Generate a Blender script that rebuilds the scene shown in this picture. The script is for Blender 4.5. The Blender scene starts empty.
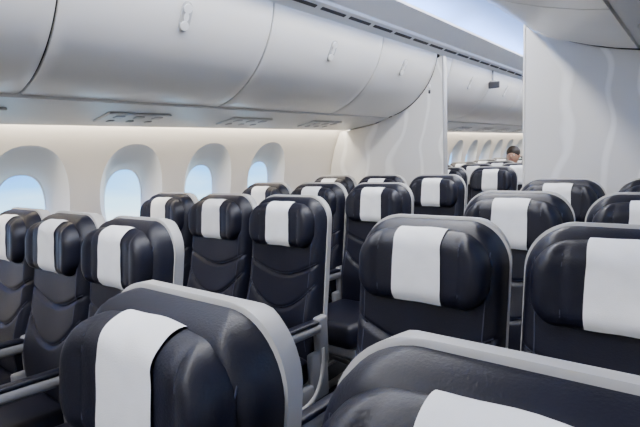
import bpy, bmesh, math
import numpy as np
from mathutils import Matrix, Vector
pi=math.pi
scene=bpy.context.scene
# ---------------------------------------------------------------- materials
def mat(name,col,rough=.5,metal=0,coat=0,spec=.5,bump=0,bscale=200,emis=None,es=0,var=0,vscale=3,sheen=0):
    m=bpy.data.materials.new(name);m.use_nodes=True
    nt=m.node_tree;b=nt.nodes['Principled BSDF']
    b.inputs['Base Color'].default_value=(*col,1);b.inputs['Roughness'].default_value=rough
    b.inputs['Metallic'].default_value=metal;b.inputs['Coat Weight'].default_value=coat
    b.inputs['Specular IOR Level'].default_value=spec
    b.inputs['Sheen Weight'].default_value=sheen
    tc=nt.nodes.new('ShaderNodeTexCoord')
    if bump:
        n=nt.nodes.new('ShaderNodeTexNoise');n.inputs['Scale'].default_value=bscale;n.inputs['Detail'].default_value=4
        nt.links.new(tc.outputs['Object'],n.inputs['Vector'])
        bp=nt.nodes.new('ShaderNodeBump');bp.inputs['Strength'].default_value=bump;bp.inputs['Distance'].default_value=.002
        nt.links.new(n.outputs['Fac'],bp.inputs['Height']);nt.links.new(bp.outputs['Normal'],b.inputs['Normal'])
    if var:
        n=nt.nodes.new('ShaderNodeTexNoise');n.inputs['Scale'].default_value=vscale
        nt.links.new(tc.outputs['Object'],n.inputs['Vector'])
        r=nt.nodes.new('ShaderNodeValToRGB')
        r.color_ramp.elements[0].position=.3;r.color_ramp.elements[1].position=.7
        r.color_ramp.elements[0].color=(*[c*(1-var) for c in col],1)
        r.color_ramp.elements[1].color=(*[min(1,c*(1+var)) for c in col],1)
        nt.links.new(n.outputs['Fac'],r.inputs['Fac']);nt.links.new(r.outputs['Color'],b.inputs['Base Color'])
    if emis:
        b.inputs['Emission Color'].default_value=(*emis,1);b.inputs['Emission Strength'].default_value=es
    return m
M_wall=mat('sidewall_plastic',(.86,.82,.76),.45,var=.02)
M_rev=mat('window_reveal_plastic',(.87,.85,.81),.4,var=.02)
M_bin=mat('bin_plastic',(.73,.72,.70),.32,var=.02,coat=.15)
M_psu=mat('service_panel_plastic',(.54,.54,.54),.4,var=.03)
M_psud=mat('service_unit_grey',(.36,.36,.37),.4)
M_gap=mat('shadow_gap_dark',(.03,.03,.035),.7)
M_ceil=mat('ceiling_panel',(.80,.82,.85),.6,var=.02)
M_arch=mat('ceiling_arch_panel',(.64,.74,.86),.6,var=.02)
M_slot=mat('air_slot_dark',(.04,.04,.05),.6)
M_floor=mat('cabin_carpet',(.012,.014,.022),.95,bump=.6,bscale=400,var=.25,vscale=60)
M_lea=mat('navy_leather',(.0050,.0058,.0155),.44,bump=.3,bscale=260,coat=.0,spec=.40,var=.12,vscale=8)
M_seam=mat('leather_stitching',(.05,.055,.09),.6)
M_shell=mat('seat_shell_grey',(.46,.455,.445),.42)
M_cloth=mat('headrest_cloth',(.90,.91,.92),.9,bump=.3,bscale=500,sheen=.2,var=.03,vscale=20)
M_arm=mat('armrest_grey',(.24,.24,.25),.4)
M_metal=mat('seat_frame_metal',(.25,.25,.26),.4,metal=.8)
M_latch=mat('latch_metal',(.88,.88,.88),.3,metal=.1)
M_latchp=mat('latch_plate',(.45,.45,.45),.35)
M_skin=mat('skin',(.45,.26,.18),.5)
M_hair=mat('dark_hair',(.02,.012,.008),.6)
M_shirt=mat('rust_shirt',(.35,.11,.03),.8)
M_trous=mat('dark_trousers',(.03,.03,.04),.8)
# partition with faint leaf-line pattern
M_part=mat('partition_laminate',(.74,.735,.72),.4)
nt=M_part.node_tree;b=nt.nodes['Principled BSDF'];tc=nt.nodes.new('ShaderNodeTexCoord')
wv=nt.nodes.new('ShaderNodeTexWave');wv.inputs['Scale'].default_value=1.3;wv.inputs['Distortion'].default_value=11;wv.inputs['Detail'].default_value=1.5
nt.links.new(tc.outputs['Object'],wv.inputs['Vector'])
rp=nt.nodes.new('ShaderNodeValToRGB');e=rp.color_ramp.elements
e[0].position=.90;e[0].color=(.71,.705,.69,1);e[1].position=.99;e[1].color=(.88,.88,.87,1)
nt.links.new(wv.outputs['Fac'],rp.inputs['Fac']);nt.links.new(rp.outputs['Color'],b.inputs['Base Color'])
# window pane
M_pane=bpy.data.materials.new('window_pane');M_pane.use_nodes=True;nt=M_pane.node_tree;nt.nodes.clear()
o=nt.nodes.new('ShaderNodeOutputMaterial');tr=nt.nodes.new('ShaderNodeBsdfTransparent');tr.inputs[0].default_value=(.72,.88,.98,1)
gl=nt.nodes.new('ShaderNodeBsdfGlossy');gl.inputs['Roughness'].default_value=.05
mx=nt.nodes.new('ShaderNodeMixShader');mx.inputs[0].default_value=.03
nt.links.new(tr.outputs[0],mx.inputs[1]);nt.links.new(gl.outputs[0],mx.inputs[2]);nt.links.new(mx.outputs[0],o.inputs[0])
# ---------------------------------------------------------------- world
w=bpy.data.worlds.new('sky');scene.world=w;w.use_nodes=True;nt=w.node_tree
bg=nt.nodes['Background'];tc=nt.nodes.new('ShaderNodeTexCoord');sp=nt.nodes.new('ShaderNodeSeparateXYZ')
nt.links.new(tc.outputs['Generated'],sp.inputs[0])
nz=nt.nodes.new('ShaderNodeTexNoise');nz.inputs['Scale'].default_value=5;nz.inputs['Detail'].default_value=5
mp=nt.nodes.new('ShaderNodeMapping');mp.inputs['Scale'].default_value=(1,1,4)
nt.links.new(tc.outputs['Generated'],mp.inputs[0]);nt.links.new(mp.outputs[0],nz.inputs['Vector'])
ma=nt.nodes.new('ShaderNodeMath');ma.operation='MULTIPLY_ADD';ma.inputs[1].default_value=.10
nt.links.new(nz.outputs['Fac'],ma.inputs[0]);nt.links.new(sp.outputs['Z'],ma.inputs[2])
mr=nt.nodes.new('ShaderNodeMapRange');mr.inputs['From Min'].default_value=-.20;mr.inputs['From Max'].default_value=.20
nt.links.new(ma.outputs[0],mr.inputs['Value'])
cr=nt.nodes.new('ShaderNodeValToRGB');e=cr.color_ramp.elements
e[0].position=0;e[0].color=(.55,.80,1,1);e[1].position=1;e[1].color=(.02,.14,.75,1)
for p_,c_ in ((.34,(1.0,1.0,1.0,1)),(.45,(.60,.86,1.0,1)),(.56,(.18,.52,1.0,1)),(.72,(.06,.30,.95,1))):
    x=e.new(p_);x.color=c_
nt.links.new(mr.outputs['Result'],cr.inputs['Fac']);nt.links.new(cr.outputs['Color'],bg.inputs['Color'])
bg.inputs['Strength'].default_value=3.6
# ---------------------------------------------------------------- mesh builder
class MB:
    def __init__(s): s.v=[];s.f=[];s.m=[];s.mats=[]
    def mi(s,m):
        if m not in s.mats: s.mats.append(m)
        return s.mats.index(m)
    def add(s,vs,fs,m):
        o=len(s.v);s.v+= [tuple(v) for v in vs];k=s.mi(m)
        for f in fs: s.f.append(tuple(i+o for i in f));s.m.append(k)
    def grid(s,P,m,flip=False):
        nv=len(P);nu=len(P[0]);vs=[p for r in P for p in r];fs=[]
        for j in range(nv-1):
            for i in range(nu-1):
                q=(j*nu+i,j*nu+i+1,(j+1)*nu+i+1,(j+1)*nu+i)
                fs.append(q[::-1] if flip else q)
        s.add(vs,fs,m)
    def rbox(s,c,size,r,m,rot=None,seg=3):
        bm=bmesh.new();bmesh.ops.create_cube(bm,size=1)
        for v in bm.verts: v.co=Vector((v.co.x*size[0],v.co.y*size[1],v.co.z*size[2]))
        if r>0: bmesh.ops.bevel(bm,geom=list(bm.edges),offset=r,segments=seg,profile=.5,affect='EDGES')
        R=rot or Matrix.Identity(3)
        vs=[R@v.co+Vector(c) for v in bm.verts];bm.verts.index_update()
        fs=[[v.index for v in f.verts] for f in bm.faces];bm.free();s.add(vs,fs,m)
    def tube(s,pts,rx,ry,m,n=10,up=Vector((1,0,0))):
        rings=[];pts=[Vector(p) for p in pts]
        for i,p in enumerate(pts):
            t=(pts[min(i+1,len(pts)-1)]-pts[max(i-1,0)]).normalized()
            a=up-t*up.dot(t)
            if a.length<1e-4: a=Vector((0,0,1))-t*t.z
            a.normalize();b=t.cross(a)
            rings.append([p+a*(rx*math.cos(2*pi*k/n))+b*(ry*math.sin(2*pi*k/n)) for k in range(n)])
        vs=[v for r in rings for v in r];fs=[]
        for j in range(len(rings)-1):
            for k in range(n): fs.append((j*n+k,j*n+(k+1)%n,(j+1)*n+(k+1)%n,(j+1)*n+k))
        fs.append(tuple(range(n))[::-1]);fs.append(tuple((len(rings)-1)*n+k for k in range(n)))
        s.add(vs,fs,m)
    def ball(s,c,r,m,n=16):
        P=[]
        for j in range(n+1):
            ph=-pi/2+pi*j/n
            P.append([(c[0]+r[0]*math.cos(ph)*math.cos(2*pi*i/n),c[1]+r[1]*math.cos(ph)*math.sin(2*pi*i/n),c[2]+r[2]*math.sin(ph)) for i in range(n+1)])
        s.grid(P,m)
    def prism(s,poly,y0,y1,m):   # poly in (x,z), extruded in y
        n=len(poly);vs=[(x,y0,z) for x,z in poly]+[(x,y1,z) for x,z in poly]
        fs=[tuple(range(n)),tuple(range(2*n-1,n-1,-1))]+[(i,i+n,(i+1)%n+n,(i+1)%n) for i in range(n)]
        s.add(vs,fs,m)
    def mesh(s,name,angle=40):
        me=bpy.data.meshes.new(name);me.from_pydata(s.v,[],s.f)
        for m in s.mats: me.materials.append(m)
        for p,k in zip(me.polygons,s.m): p.material_index=k;p.use_smooth=True
        bm=bmesh.new();bm.from_mesh(me);bmesh.ops.remove_doubles(bm,verts=bm.verts,dist=1e-5)
        for e in bm.edges:
            if len(e.link_faces)==2 and e.calc_face_angle(0)>math.radians(angle): e.smooth=False
        bm.to_mesh(me);bm.free();me.update();return me
    def obj(s,name,loc=(0,0,0),angle=40):
        ob=bpy.data.objects.new(name,s.mesh(name,angle));scene.collection.objects.link(ob);ob.location=loc;return ob
Y0,Y1=-1.9,12.2
# ---------------------------------------------------------------- sidewalls with windows
def X(z): return 2.74-(.42*(z-.95)**2 if z>.95 else .12*(.95-z)**2)
WZ0,WZ1=.78,1.52
wins=[1.098+.61*k for k in range(-4,4)]+[5.06+.61*k for k in range(11)]
def sell(a,b,n,th):
    c,s_=math.cos(th),math.sin(th);r=(abs(c/a)**n+abs(s_/b)**n)**(-1/n);return r*c,r*s_
def rectpts(h):
    pts=[];N=12
    for i in range(N): pts.append((-h+2*h*i/N,WZ0))
    for i in range(N): pts.append((h,WZ0+(WZ1-WZ0)*i/N))
    for i in range(N): pts.append((h-2*h*i/N,WZ1))
    for i in range(N): pts.append((-h,WZ1-(WZ1-WZ0)*i/N))
    return pts
ZC=1.160
for side,sx in (('left',-1),('right',1)):
    mb=MB()
    fl=(sx>0)
    zs_low=[WZ0*i/10 for i in range(11)];zs_up=[WZ1,1.56,1.60,1.63]
    for zs in (zs_low,zs_up):
        mb.grid([[(sx*X(z),Y0,z),(sx*X(z),Y1,z)] for z in zs],M_wall,flip=fl)
    edges=[Y0]
    for y in wins: edges+= [y-.305,y+.305]
    edges.append(Y1)
    for i in range(0,len(edges),2):
        a,b_=edges[i],edges[i+1]
        if b_-a>.002:
            mb.grid([[(sx*X(WZ0+(WZ1-WZ0)*k/12),a,WZ0+(WZ1-WZ0)*k/12),(sx*X(WZ0+(WZ1-WZ0)*k/12),b_,WZ0+(WZ1-WZ0)*k/12)] for k in range(13)],M_wall,flip=fl)
    R=rectpts(.305)
    for y in wins:
        rings=[]
        el=[]
        for (ry,rz) in R:
            th=math.atan2(rz-ZC,ry);ey,ez=sell(.215,.305,2.35,th);el.append((ey,ZC+ez))
        for t in (0,.3,.65,1):
            rings.append([(ry*(1-t)+ey*t,rz*(1-t)+ez*t) for (ry,rz),(ey,ez) in zip(R,el)])
        P=[[(sx*X(z),y+yy,z) for yy,z in rg+[rg[0]]] for rg in rings]
        mb.grid(P,M_wall,flip=fl)
    mb.obj('wall_'+side)
    for n,y in enumerate(wins):
        wb=MB();rings=[]
        for t,d in ((0,0),(.02,.004),(.06,.010),(.3,.036),(.6,.066),(.88,.092),(.93,.104),(1,.108),(1.0,.118)):
            rg=[]
            for (ry,rz) in R:
                th=math.atan2(rz-ZC,ry)
                ey,ez=sell(.215,.305,2.35,th);iy,iz=sell(.128,.215,2.5,th)
                yy=ey*(1-t)+iy*t;zz=(ZC+ez)*(1-t)+(1.095+iz)*t
                rg.append((sx*(X(zz)+d),yy,zz))
            rings.append(rg+[rg[0]])
        wb.grid(rings,M_rev,flip=fl)
        last=rings[-1][:-1];wb.add(last,[tuple(range(len(last)))],M_pane)
        wb.obj('window_%d'%(n+1 if sx<0 else n+1+len(wins)),(0,y,0),angle=30)
# ---------------------------------------------------------------- overhead side bins
def bez(p0,p1,p2,p3,n):
    r=[]
    for i in range(n+1):
        t=i/n;u=1-t
        r.append(tuple(u**3*a+3*u*u*t*b+3*u*t*t*c+t**3*d for a,b,c,d in zip(p0,p1,p2,p3)))
    return r
BINP=bez((1.585,2.11),(1.60,1.93),(1.76,1.70),(2.05,1.645),22)
def offset(prof,d):
    out=[]
    for i in range(len(prof)):
        a=prof[max(i-1,0)];b=prof[min(i+1,len(prof)-1)]
        tx,tz=b[0]-a[0],b[1]-a[1];l=math.hypot(tx,tz);out.append((prof[i][0]-tz/l*d,prof[i][1]+tx/l*d))
    return out
IN=offset(BINP,.012)
if IN[10][1]<BINP[10][1]: IN=offset(BINP,-.012)
MID=[((a[0]*.65+b[0]*.35),(a[1]*.65+b[1]*.35)) for a,b in zip(BINP,IN)]
seams=[-1.85,-1.25,-.20,.850,1.885,2.95,3.80,4.1,5.15,6.2,7.25,8.3,9.35,10.4,11.45,12.15]
for side,sx in (('left',-1),('right',1)):
    for a,b_ in zip(seams[:-1],seams[1:]):
        if abs(a-3.8)<.01: a=3.86
        mb=MB();g=.004
        cols=[(a+g,IN),(a+g+.001,MID),(a+g+.007,BINP),(a+g+.06,BINP),(b_-g-.06,BINP),(b_-g-.007,BINP),(b_-g-.001,MID),(b_-g,IN)]
        P=[]
        for y,pf in cols:
            row=[(sx*x,y,z) for x,z in pf]
            row=[(sx*(IN[0][0]+.006),y,IN[0][1]+.004)]+row+[(sx*(pf[-1][0]+.004),y,pf[-1][1]+.02)]
            P.append(row)
        mb.grid(P,M_bin,flip=(sx>0))
        mb.grid([[(sx*(x+.012),y,z+.006) for x,z in IN] for y in (a,b_)],M_gap,flip=(sx>0))
        if b_-a>.8:
            ym=(a+b_)/2-(.08 if abs(b_-3.8)<.01 else 0);i=6;p=BINP[i];q=BINP[i+1];tx,tz=q[0]-p[0],q[1]-p[1];l=math.hypot(tx,tz);tx/=l;tz/=l
            nx,nz_=(tz,-tx)
            if nz_>0: nx,nz_=-nx,-nz_
            c=(sx*p[0]+sx*nx*.002,ym,p[1]+nz_*.002)
            n=28
            ax=Vector((0,1,0));ay=Vector((sx*tx,0,tz));an=Vector((sx*nx,0,nz_))
            def oval(w_,h_,off,sh,ht,m,cc=0):
                c0=Vector(c)+ay*cc
                r0=[];r1=[]
                for k in range(n):
                    th=2*pi*k/n;ex,ey=sell(w_,h_,sh,th)
                    r0.append(c0+ax*ex+ay*ey+an*(off-.004));r1.append(c0+ax*ex*.93+ay*ey*.95+an*(off+ht))
                fs=[(k,(k+1)%n,(k+1)%n+n,k+n) for k in range(n)]+[tuple(range(n,2*n))]
                mb.add(r0+r1,fs,m)
            oval(.028,.064,0,3.2,.003,M_latchp)
            oval(.021,.020,.003,2,.006,M_latch,-.036)
            oval(.021,.020,.003,2,.006,M_latch,.036)
            oval(.012,.020,.003,2,.005,M_latch,0)
        mb.obj('overhead_bin')
    # service panel under bins
    mb=MB()
    PS=bez((2.052,1.632),(2.20,1.60),(2.35,1.575),(2.50,1.560),8)
    for (a,b_) in ((Y0,3.80),(3.86,Y1)):
        prof=[(2.045,1.665)]+PS+[(2.508,1.566),(2.508,1.585)]
        mb.grid([[(sx*x,y,z) for x,z in prof] for y in (a,b_)],M_psu,flip=(sx>0))
        mb.grid([[(sx*x,y,z) for x,z in ((2.50,1.635),(2.56,1.635))] for y in (a,b_)],M_wall)
        mb.grid([[(sx*x,y,z) for x,z in ((2.508,1.585),(2.50,1.635))] for y in (a,b_)],M_wall)
    mb.obj('trim_'+('1' if sx<0 else '2'))
    rows=[.82+.81*k-.15 for k in range(-2,4)]+[4.5+.81*k-.15 for k in range(9)]
    for y in rows:
        if y>11.9: continue
        mb=MB();t=math.atan2(-.045,.30)
        ang=-sx*t
        R3=Matrix.Rotation(ang,3,'Y')
        mb.rbox((sx*2.27,y,1.588),(.18,.36,.016),.007,M_psu,R3)
        for dy in (-.11,0,.11):
            mb.rbox((sx*2.22,y+dy,1.588),(.045,.05,.014),.005,M_psud,R3)
            mb.rbox((sx*2.31,y+dy,1.575),(.035,.035,.014),.005,M_psud,R3)
        mb.obj('passenger_service_unit')
# ---------------------------------------------------------------- cove trim with air slots + white panel
for side,sx in (('left',-1),('right',1)):
    mb=MB()
    prof=[(1.592,2.112),(1.560,2.126),(1.50,2.150),(1.495,2.168),(1.40,2.205),(1.335,2.232),(1.33,2.245),(1.345,2.25)]
    mb.grid([[(sx*x,y,z) for x,z in prof] for y in (Y0,Y1)],M_ceil,flip=(sx>0))
    mb.grid([[(sx*x,y,z) for x,z in ((1.345,2.25),(1.55,2.25))] for y in (Y0,Y1)],M_ceil)
    y=Y0+.05
    while y<Y1-.3:
        c=Vector((sx*1.531,y+.11,2.136));ang=math.atan2(.024,.06)*sx
        mb.rbox(c,(.020,.22,.006),0,M_slot,Matrix.Rotation(ang,3,'Y'))
        y+=.27
    mb.obj('trim_'+('3' if sx<0 else '4'))
# ceiling arch + lining above bins
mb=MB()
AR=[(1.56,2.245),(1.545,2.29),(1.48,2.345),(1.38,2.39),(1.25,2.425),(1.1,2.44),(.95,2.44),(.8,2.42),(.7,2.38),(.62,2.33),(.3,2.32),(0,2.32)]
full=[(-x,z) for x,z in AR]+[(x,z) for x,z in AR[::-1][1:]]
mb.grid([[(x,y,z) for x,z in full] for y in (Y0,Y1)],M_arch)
hull=[(2.59,1.640),(2.50,1.80),(2.36,2.00),(2.15,2.20),(1.85,2.40),(1.5,2.52),(0.8,2.58)]
hull=[(-x,z) for x,z in hull]+[(x,z) for x,z in hull[::-1]]
mb.grid([[(x,y,z) for x,z in hull] for y in (Y0,Y1)],M_gap)
mb.obj('ceiling')
# ---------------------------------------------------------------- centre bins
CB=[(.70,2.285),(.735,2.26),(.752,2.16),(.755,2.10),(.742,2.065),(.70,2.03),(.62,1.985),(.52,1.938),(.40,1.895),(.27,1.858),(.17,1.838)]
for a,b_ in ((-1.85,-1.0),(-1.0,.05),(.05,1.10),(1.10,2.15),(2.15,3.18),(3.30,4.35),(4.35,5.4),(5.4,6.45),(6.45,7.5),(7.5,8.55),(8.55,9.6),(9.6,10.65),(10.65,12.15)):
    mb=MB();g=.004
    for sx in (-1,1):
        ins=[(x-.010,z+.008) for x,z in CB]
        P=[[(sx*x,y,z) for x,z in pf] for y,pf in ((a+g,ins),(a+g+.006,CB),(b_-g-.006,CB),(b_-g,ins))]
        mb.grid(P,M_bin,flip=(sx<0))
        mb.grid([[(sx*(x-.016),y,z+.014) for x,z in CB] for y in (a,b_)],M_gap)
        mb.grid([[(sx*x,y,z) for x,z in ((.17,1.838),(.165,1.85),(.15,1.85),(.148,1.832),(.08,1.826),(0,1.824))] for y in (a,b_)],M_psu,flip=(sx<0))
    mb.grid([[(-.70,y,2.285),(.70,y,2.285)] for y in (a,b_)],M_bin)
    ym=(a+b_)/2
    mb.rbox((0,ym,1.818),(.22,.42,.02),.008,M_psu)
    for dx in (-.065,0,.065):
        mb.rbox((dx,ym-.1,1.807),(.045,.05,.014),.006,M_psud);mb.rbox((dx,ym+.1,1.807),(.04,.04,.014),.006,M_psud)
    mb.obj('center_overhead_bin')
# ---------------------------------------------------------------- partitions
inset=.006
for sx in (-1,1):
    poly=[(1.548,.0),(1.548,2.085)]+[(x+inset*.5,z-inset) for x,z in BINP[1:]]+[(2.2,1.592),(2.5,1.552)]
    poly+=[(X(1.55*(1-k/10))-.012,1.55*(1-k/10)) for k in range(11)]
    poly=[(sx*x,z) for x,z in poly]
    if sx<0: poly=poly[::-1]
    mb=MB();mb.prism(poly,3.80,3.85,M_part)
    mb.rbox((sx*1.541,3.825,1.06),(.016,.062,2.06),.006,M_psud)
    for dz in (0,.045):
        mb.rbox((sx*1.66,3.795,1.82+dz),(.018,.014,.03),.006,M_latch if dz else M_slot)
    mb.obj('partition_panel',angle=25)
poly=[(-.75,0),(-.75,2.08)]+[(-x,z-.006) for x,z in CB[4:]]+[(0,1.80)]+[(x,z-.006) for x,z in CB[4:][::-1]]+[(.75,2.08),(.75,0)]
mb=MB();mb.prism(poly,3.19,3.27,M_part)
for sx in (-1,1): mb.rbox((sx*.752,3.23,1.04),(.014,.09,2.07),.006,M_bin)
mb.obj('center_partition_panel',angle=25)
# small fold-down monitor beside the bins of the next cabin
mb=MB();mb.rbox((-1.555,5.07,1.965),(.11,.025,.065),.008,M_slot);mb.rbox((-1.575,5.095,1.995),(.06,.05,.035),.01,M_psud);mb.tube([(-1.575,5.085,2.0),(-1.575,5.10,2.11)],.010,.010,M_metal)
mb.obj('cabin_monitor')
# floor + end bulkheads
mb=MB();mb.prism([(-2.75,-.06),(2.75,-.06),(2.75,0),(-2.75,0)],Y0,Y1,M_floor);mb.obj('floor')
for nm,y in (('wall_front',Y0-.05),('wall_back',Y1)):
    mb=MB();mb.prism([(-2.85,-.05),(2.85,-.05),(2.85,1.7),(1.7,2.6),(-1.7,2.6),(-2.85,1.7)],y,y+.05,M_part);mb.obj(nm)
# ---------------------------------------------------------------- seats
def clamp(v,a=0,b=1): return max(a,min(b,v))
class Pillow:
    def __init__(s,zb,zt,w,rt,rb,it,yc,Tf,Tb,r,extra=None,crown=0):
        s.__dict__.update(zb=zb,zt=zt,w=w,rt=rt,rb=rb,it=it,yc=yc,Tf=Tf,Tb=Tb,r=r,extra=extra or (lambda x,z:0),crown=crown)
    def hw(s,z):
        if z>s.zt-s.rt:
            t=clamp((z-(s.zt-s.rt))/s.rt);return s.w-s.it*(1-math.sqrt(max(0,1-t**2)))
        if z<s.zb+s.rb:
            t=clamp((s.zb+s.rb-z)/s.rb);return s.w-s.rb*(1-math.sqrt(max(0,1-t**2)))
        return s.w
    def fil(s,x,z):
        w_=s.hw(z);d=min(w_-abs(x),s.zt-z,z-s.zb)
        t=clamp(d/s.r);return math.sqrt(max(0,1-(1-t)**2))
    def zz(s,x,z): return z-s.crown*(x/s.w)**2*clamp((z-s.zb)/(s.zt-s.zb))
    def front(s,x,z): return s.yc(x,z)-s.Tf*s.fil(x,z)-s.extra(x,z)*s.fil(x,z)
    def back(s,x,z): return s.yc(x,z)+s.Tb*s.fil(x,z)
    def build(s,mb,m,nz=60,nx=28):
        zs=[]
        k=12
        for i in range(k): zs.append(s.zb+s.rb*(1-math.cos(i/k*pi/2)))
        a,b=s.zb+s.rb,s.zt-s.rt
        for i in range(nz): zs.append(a+(b-a)*i/nz)
        for i in range(k+1): zs.append(b+s.rt*math.sin(i/k*pi/2))
        us=[math.sin((i/nx-.5)*pi)*.45+ (i/nx-.5)*1.1 for i in range(nx+1)]
        F=[];B=[]
        for z in zs:
            w_=s.hw(z)
            F.append([(u*w_,s.front(u*w_,z),s.zz(u*w_,z)) for u in us])
            B.append([(u*w_,s.back(u*w_,z),s.zz(u*w_,z)) for u in us])
        mb.grid(F,m);mb.grid(B,m,flip=True)
    def seam(s,mb,pts,r=.0018):
        mb.tube([(x,s.front(x,z)-.0004,s.zz(x,z)) for x,z in pts],r,r,M_seam,5,Vector((0,1,0)))
def ycb(x,z): return .105+(z-1.15)*.15
def gr(d,s_=.0075): return math.exp(-(d/s_)**2)
def s1(x): return .815+1.9*x*x-9*x**4
def s2(x): return .665+3.0*x*x
def cush(x,z):
    g=0
    g-=.013*gr(z-s1(x))*(abs(x)<.205)
    g-=.013*gr(z-s2(x))*(abs(x)<.205)
    g+=.030*math.exp(-((z-.62)/.13)**2)
    g-=.010*math.exp(-(x/.13)**2)
    return g
P_cush=Pillow(.43,1.170,.2185,.115,.03,.115,ycb,.065,.0,.042,cush)
P_shell=Pillow(.40,1.178,.2225,.119,.04,.118,lambda x,z:ycb(x,z)-.003,.002,.048,.020)
def headextra(x,z): return .020*(abs(x)/.185)**3-.006*gr(abs(x)-.118,.006)
P_head=Pillow(.945,1.150,.190,.080,.075,.080,lambda x,z:.050+(z-1.15)*.10-.012*(x/.187)**2,.045,.035,.045,headextra,crown=.014)
def make_seat(armL,armR,bayL,bayR):
    mb=MB()
    P_shell.build(mb,M_shell,30,24)
    P_cush.build(mb,M_lea,110,36)
    P_head.build(mb,M_lea,16,40)
    for fn in (s1,s2):
        xs=[-.200+.400*i/40 for i in range(41)]
        P_cush.seam(mb,[(x,fn(x)+.006) for x in xs])
    for sg in (-1,1):
        P_cush.seam(mb,[(sg*(.185-.010*math.sin(i/30*pi)),.50+.60*i/30) for i in range(31)],.0015)
        P_head.seam(mb,[(sg*.118,.975+.15*i/12) for i in range(13)],.0013)
    # headrest cloth
    rows=[];nx=8
    zf=[.955+.12*i/8 for i in range(8)]+[1.075+.075*math.sin(i/14*pi/2) for i in range(15)]
    zb_=[1.075+.075*math.sin((13-i)/14*pi/2) for i in range(8)]
    for i in range(nx+1):
        x=-.070+.140*i/nx
        c=[(P_head.front(x,z),P_head.zz(x,z)) for z in zf]+[(P_head.back(x,z),P_head.zz(x,z)) for z in zb_]
        o=[]
        for k in range(len(c)):
            a=c[max(k-1,0)];b=c[min(k+1,len(c)-1)];ty,tz=b[0]-a[0],b[1]-a[1];l=math.hypot(ty,tz) or 1
            d=.004+.0008*math.sin(k*.9+i*1.1)
            o.append((x*(1+.02*math.sin(k*.4)),c[k][0]-tz/l*d,c[k][1]+ty/l*d))
        rows.append(o)
    mb.grid(rows,M_cloth,flip=True)
    # seat pan
    mb.rbox((0,-.30,.425),(.415,.50,.13),.045,M_lea,Matrix.Rotation(math.radians(-4),3,'X'),4)
    mb.rbox((0,-.28,.345),(.40,.46,.05),.015,M_shell)
    # structure
    for yy in (-.12,-.42): mb.tube([(-.225,yy,.30),(.225,yy,.30)],.022,.022,M_metal,12,Vector((0,0,1)))
    for xx in (-.14,.14):
        mb.tube([(xx,-.42,.30),(xx,-.47,.02)],.016,.022,M_metal,10)
        mb.tube([(xx,-.12,.30),(xx,-.02,.02)],.016,.022,M_metal,10)
        mb.rbox((xx,-.245,.012),(.04,.50,.024),.006,M_metal)
        mb.tube([(xx,-.43,.28),(xx,-.05,.04)],.010,.014,M_metal,10)
    mb.rbox((0,.02,.40),(.30,.05,.16),.02,M_shell)
    # rear side: tray table and screen
    mb.rbox((0,.105,.80),(.36,.022,.22),.008,M_arm,Matrix.Rotation(math.radians(-8.5),3,'X'))
    mb.rbox((0,.138,1.02),(.24,.020,.15),.008,M_slot,Matrix.Rotation(math.radians(-8.5),3,'X'))
    for on,s_,bay in ((armL,-1,bayL),(armR,1,bayR)):
        if not on: continue
        x=s_*.236
        mb.rbox((x,-.245,.622),(.048,.43,.045),.018,M_arm,Matrix.Rotation(math.radians(-3),3,'X'),4)
        mb.rbox((x,-.245,.650),(.042,.40,.020),.009,M_lea,Matrix.Rotation(math.radians(-3),3,'X'))
        mb.rbox((x,-.02,.55),(.036,.075,.22),.014,M_arm)
        mb.rbox((x,-.05,.40),(.030,.12,.22),.012,M_arm)
        if bay:
            pts=bez((-.44,.635),(-.56,.56),(-.40,.34),(-.20,.30),14)
            mb.tube([(x,a,b) for a,b in pts],.022,.016,M_shell,12)
            pts=bez((-.20,.30),(-.10,.28),(-.02,.36),(-.03,.52),10)
            mb.tube([(x,a,b) for a,b in pts],.022,.020,M_shell,12)
            mb.rbox((x,-.24,.33),(.030,.30,.10),.014,M_arm)
    return mb.mesh('airplane_seat',45)
ME={'LR':make_seat(1,1,1,0),'m':make_seat(0,1,0,0),'R':make_seat(0,1,0,1)}
MEo=make_seat(1,1,0,0);MEe=make_seat(0,1,0,1);MEi=make_seat(1,1,1,0)
def place(me,x,y,sz=.992):
    ob=bpy.data.objects.new('airplane_seat',me);scene.collection.objects.link(ob);ob.location=(x,y,0);ob.scale=(1,1,sz)
cr_=[.363+.81*k for k in range(-2,4)]+[4.6+.81*k for k in range(8)]
lr_=[.82+.81*k for k in range(-2,4)]+[4.5+.81*k for k in range(8)]
for y in cr_:
    if abs(y-.363)<.01:
        place(ME['LR'],-.507,.342,.980);place(ME['m'],.000,.350,.983);place(ME['R'],.476,.35,.985);continue
    place(ME['LR'],-.476,y);place(ME['m'],0,y);place(ME['R'],.476,y)
for y in lr_:
    place(MEo,-2.335,y);place(ME['m'],-1.87,y);place(MEe,-1.405,y)
    place(MEi,1.405,y);place(ME['m'],1.87,y);place(ME['m'],2.335,y)
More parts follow.
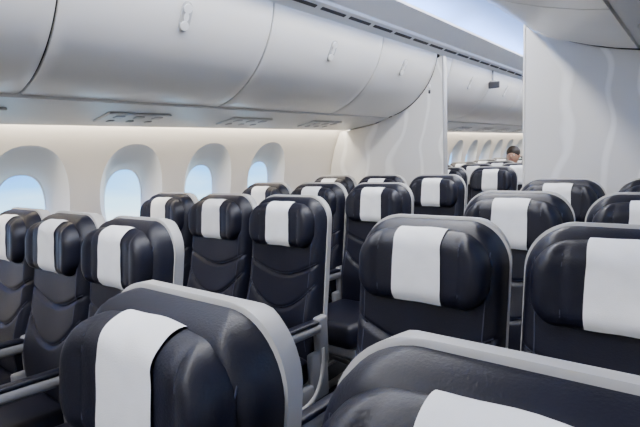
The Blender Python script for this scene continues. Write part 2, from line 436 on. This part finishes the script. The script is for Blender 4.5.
# ---------------------------------------------------------------- seated passenger, far cabin
def skinned(name,verts,edges,radii,m,parent):
    me=bpy.data.meshes.new(name);me.from_pydata(verts,edges,[]);me.materials.append(m)
    ob=bpy.data.objects.new(name,me);scene.collection.objects.link(ob)
    sk=ob.modifiers.new('skin','SKIN')
    if not me.skin_vertices: 
        bm=bmesh.new();bm.from_mesh(me);bm.verts.layers.skin.verify();bm.to_mesh(me);bm.free()
    for i,r in enumerate(radii):
        me.skin_vertices[0].data[i].radius=(r,r) if not isinstance(r,tuple) else r
    me.skin_vertices[0].data[0].use_root=True
    sk.use_smooth_shade=True
    sb=ob.modifiers.new('sub','SUBSURF');sb.levels=2;sb.render_levels=2
    ob.parent=parent;return ob
pe=bpy.data.objects.new('seated_passenger',None);scene.collection.objects.link(pe);pe.location=(-1.87,6.93,0)
skinned('torso',[(0,-.20,.58),(0,-.17,.72),(0,-.14,.90),(0,-.12,1.02),(0,-.12,1.09),
   (-.17,-.13,.99),(-.22,-.24,.76),(-.16,-.42,.66),(.17,-.13,.99),(.22,-.24,.76),(.16,-.42,.66)],
   [(0,1),(1,2),(2,3),(3,4),(3,5),(5,6),(6,7),(3,8),(8,9),(9,10)],[(.15,.11),(.14,.10),(.16,.11),(.10,.09),.055,.07,.05,.04,.07,.05,.04],M_shirt,pe)
skinned('legs',[(0,-.20,.57),(-.10,-.24,.565),(-.11,-.62,.56),(-.11,-.60,.12),(-.11,-.70,.05),(.10,-.24,.565),(.11,-.62,.56),(.11,-.60,.12),(.11,-.70,.05)],
   [(0,1),(1,2),(2,3),(3,4),(0,5),(5,6),(6,7),(7,8)],[.11,.09,.062,.045,.04,.09,.062,.045,.04],M_trous,pe)
for sg in (-1,1):
    hs=[(sg*.16,-.42,.66),(sg*.14,-.49,.645)];ed=[(0,1)];rd=[.026,.032]
    for k,(dx,L) in enumerate(((-.027,.065),(-.009,.078),(.009,.074),(.027,.058))):
        n=len(hs);hs+=[(sg*.14+dx,-.52,.645),(sg*.14+dx,-.52-L*.6,.64),(sg*.14+dx,-.52-L,.625)];ed+=[(1,n),(n,n+1),(n+1,n+2)];rd+=[.010,.009,.007]
    n=len(hs);hs+=[(sg*.105,-.47,.645),(sg*.09,-.51,.64)];ed+=[(1,n),(n,n+1)];rd+=[.011,.009]
    skinned('hand',hs,ed,rd,M_skin,pe)
mb=MB()
mb.tube([(0,-.12,1.05),(0,-.125,1.13)],.052,.055,M_skin,14)
mb.ball((0,-.14,1.215),(.076,.092,.112),M_skin,20)
mb.ball((0,-.232,1.205),(.013,.018,.022),M_skin,10)
for sg in (-1,1):
    mb.ball((sg*.078,-.135,1.21),(.012,.020,.030),M_skin,10)
    mb.ball((sg*.030,-.220,1.225),(.012,.008,.008),M_cloth,10);mb.ball((sg*.030,-.226,1.225),(.006,.004,.006),M_hair,8)
mb.tube([(-.025,-.222,1.168),(0,-.229,1.165),(.025,-.222,1.168)],.004,.006,mat('lips',(.35,.12,.10),.5),8)
mb.ball((0,-.128,1.255),(.088,.098,.092),M_hair,20)
hd=mb.obj('head');hd.parent=pe
# ---------------------------------------------------------------- lights
def strip(name,x,z,dx,dz,wd,ya,yb,col,e):
    l=bpy.data.lights.new(name,'AREA');l.shape='RECTANGLE';l.size=wd;l.size_y=yb-ya;l.energy=e;l.color=col
    o=bpy.data.objects.new(name,l);scene.collection.objects.link(o);o.location=(x,(ya+yb)/2,z)
    o.rotation_euler=(0,math.atan2(-dx,-dz),0)
for s_ in (-1,1):
    for ya,yb in ((Y0+.1,3.78),(3.9,Y1-.1)):
        k=(yb-ya)/6
        strip('cove_light_strip',s_*1.46,2.262,-s_*.35,.93,.05,ya,yb,(.06,.30,1),23*k)
        strip('cove_light_strip',s_*.66,2.30,s_*.4,.9,.04,ya,yb,(.14,.42,1),20*k)
        strip('sidewall_light_strip',s_*2.535,1.612,s_*.25,-.97,.03,ya,yb,(1,.90,.74),36*k)
        strip('aisle_fill_light',s_*1.03,2.425,0,-1,.10,ya,yb,(1,.97,.93),112*k)  # added fill, stands in for cove light bounced off the ceiling
# ---------------------------------------------------------------- camera
f,yaw,pit,rol=487.6,.6643,.1225,.044
cy,sy,ct,st=math.cos(yaw),math.sin(yaw),math.cos(pit),math.sin(pit)
F=Vector((-sy*ct,cy*ct,-st));R=Vector((cy,sy,0));U=R.cross(F)
R2=R*math.cos(rol)-U*math.sin(rol);U2=U*math.cos(rol)+R*math.sin(rol)
cam=bpy.data.cameras.new('camera');co=bpy.data.objects.new('camera',cam);scene.collection.objects.link(co)
m=Matrix.Identity(4)
for i in range(3): m[i][0]=R2[i];m[i][1]=U2[i];m[i][2]=-F[i]
m[0][3],m[1][3],m[2][3]=.118,0,1.358
co.matrix_world=m;cam.sensor_width=36;cam.lens=f/640*36;cam.clip_start=.02
scene.camera=co
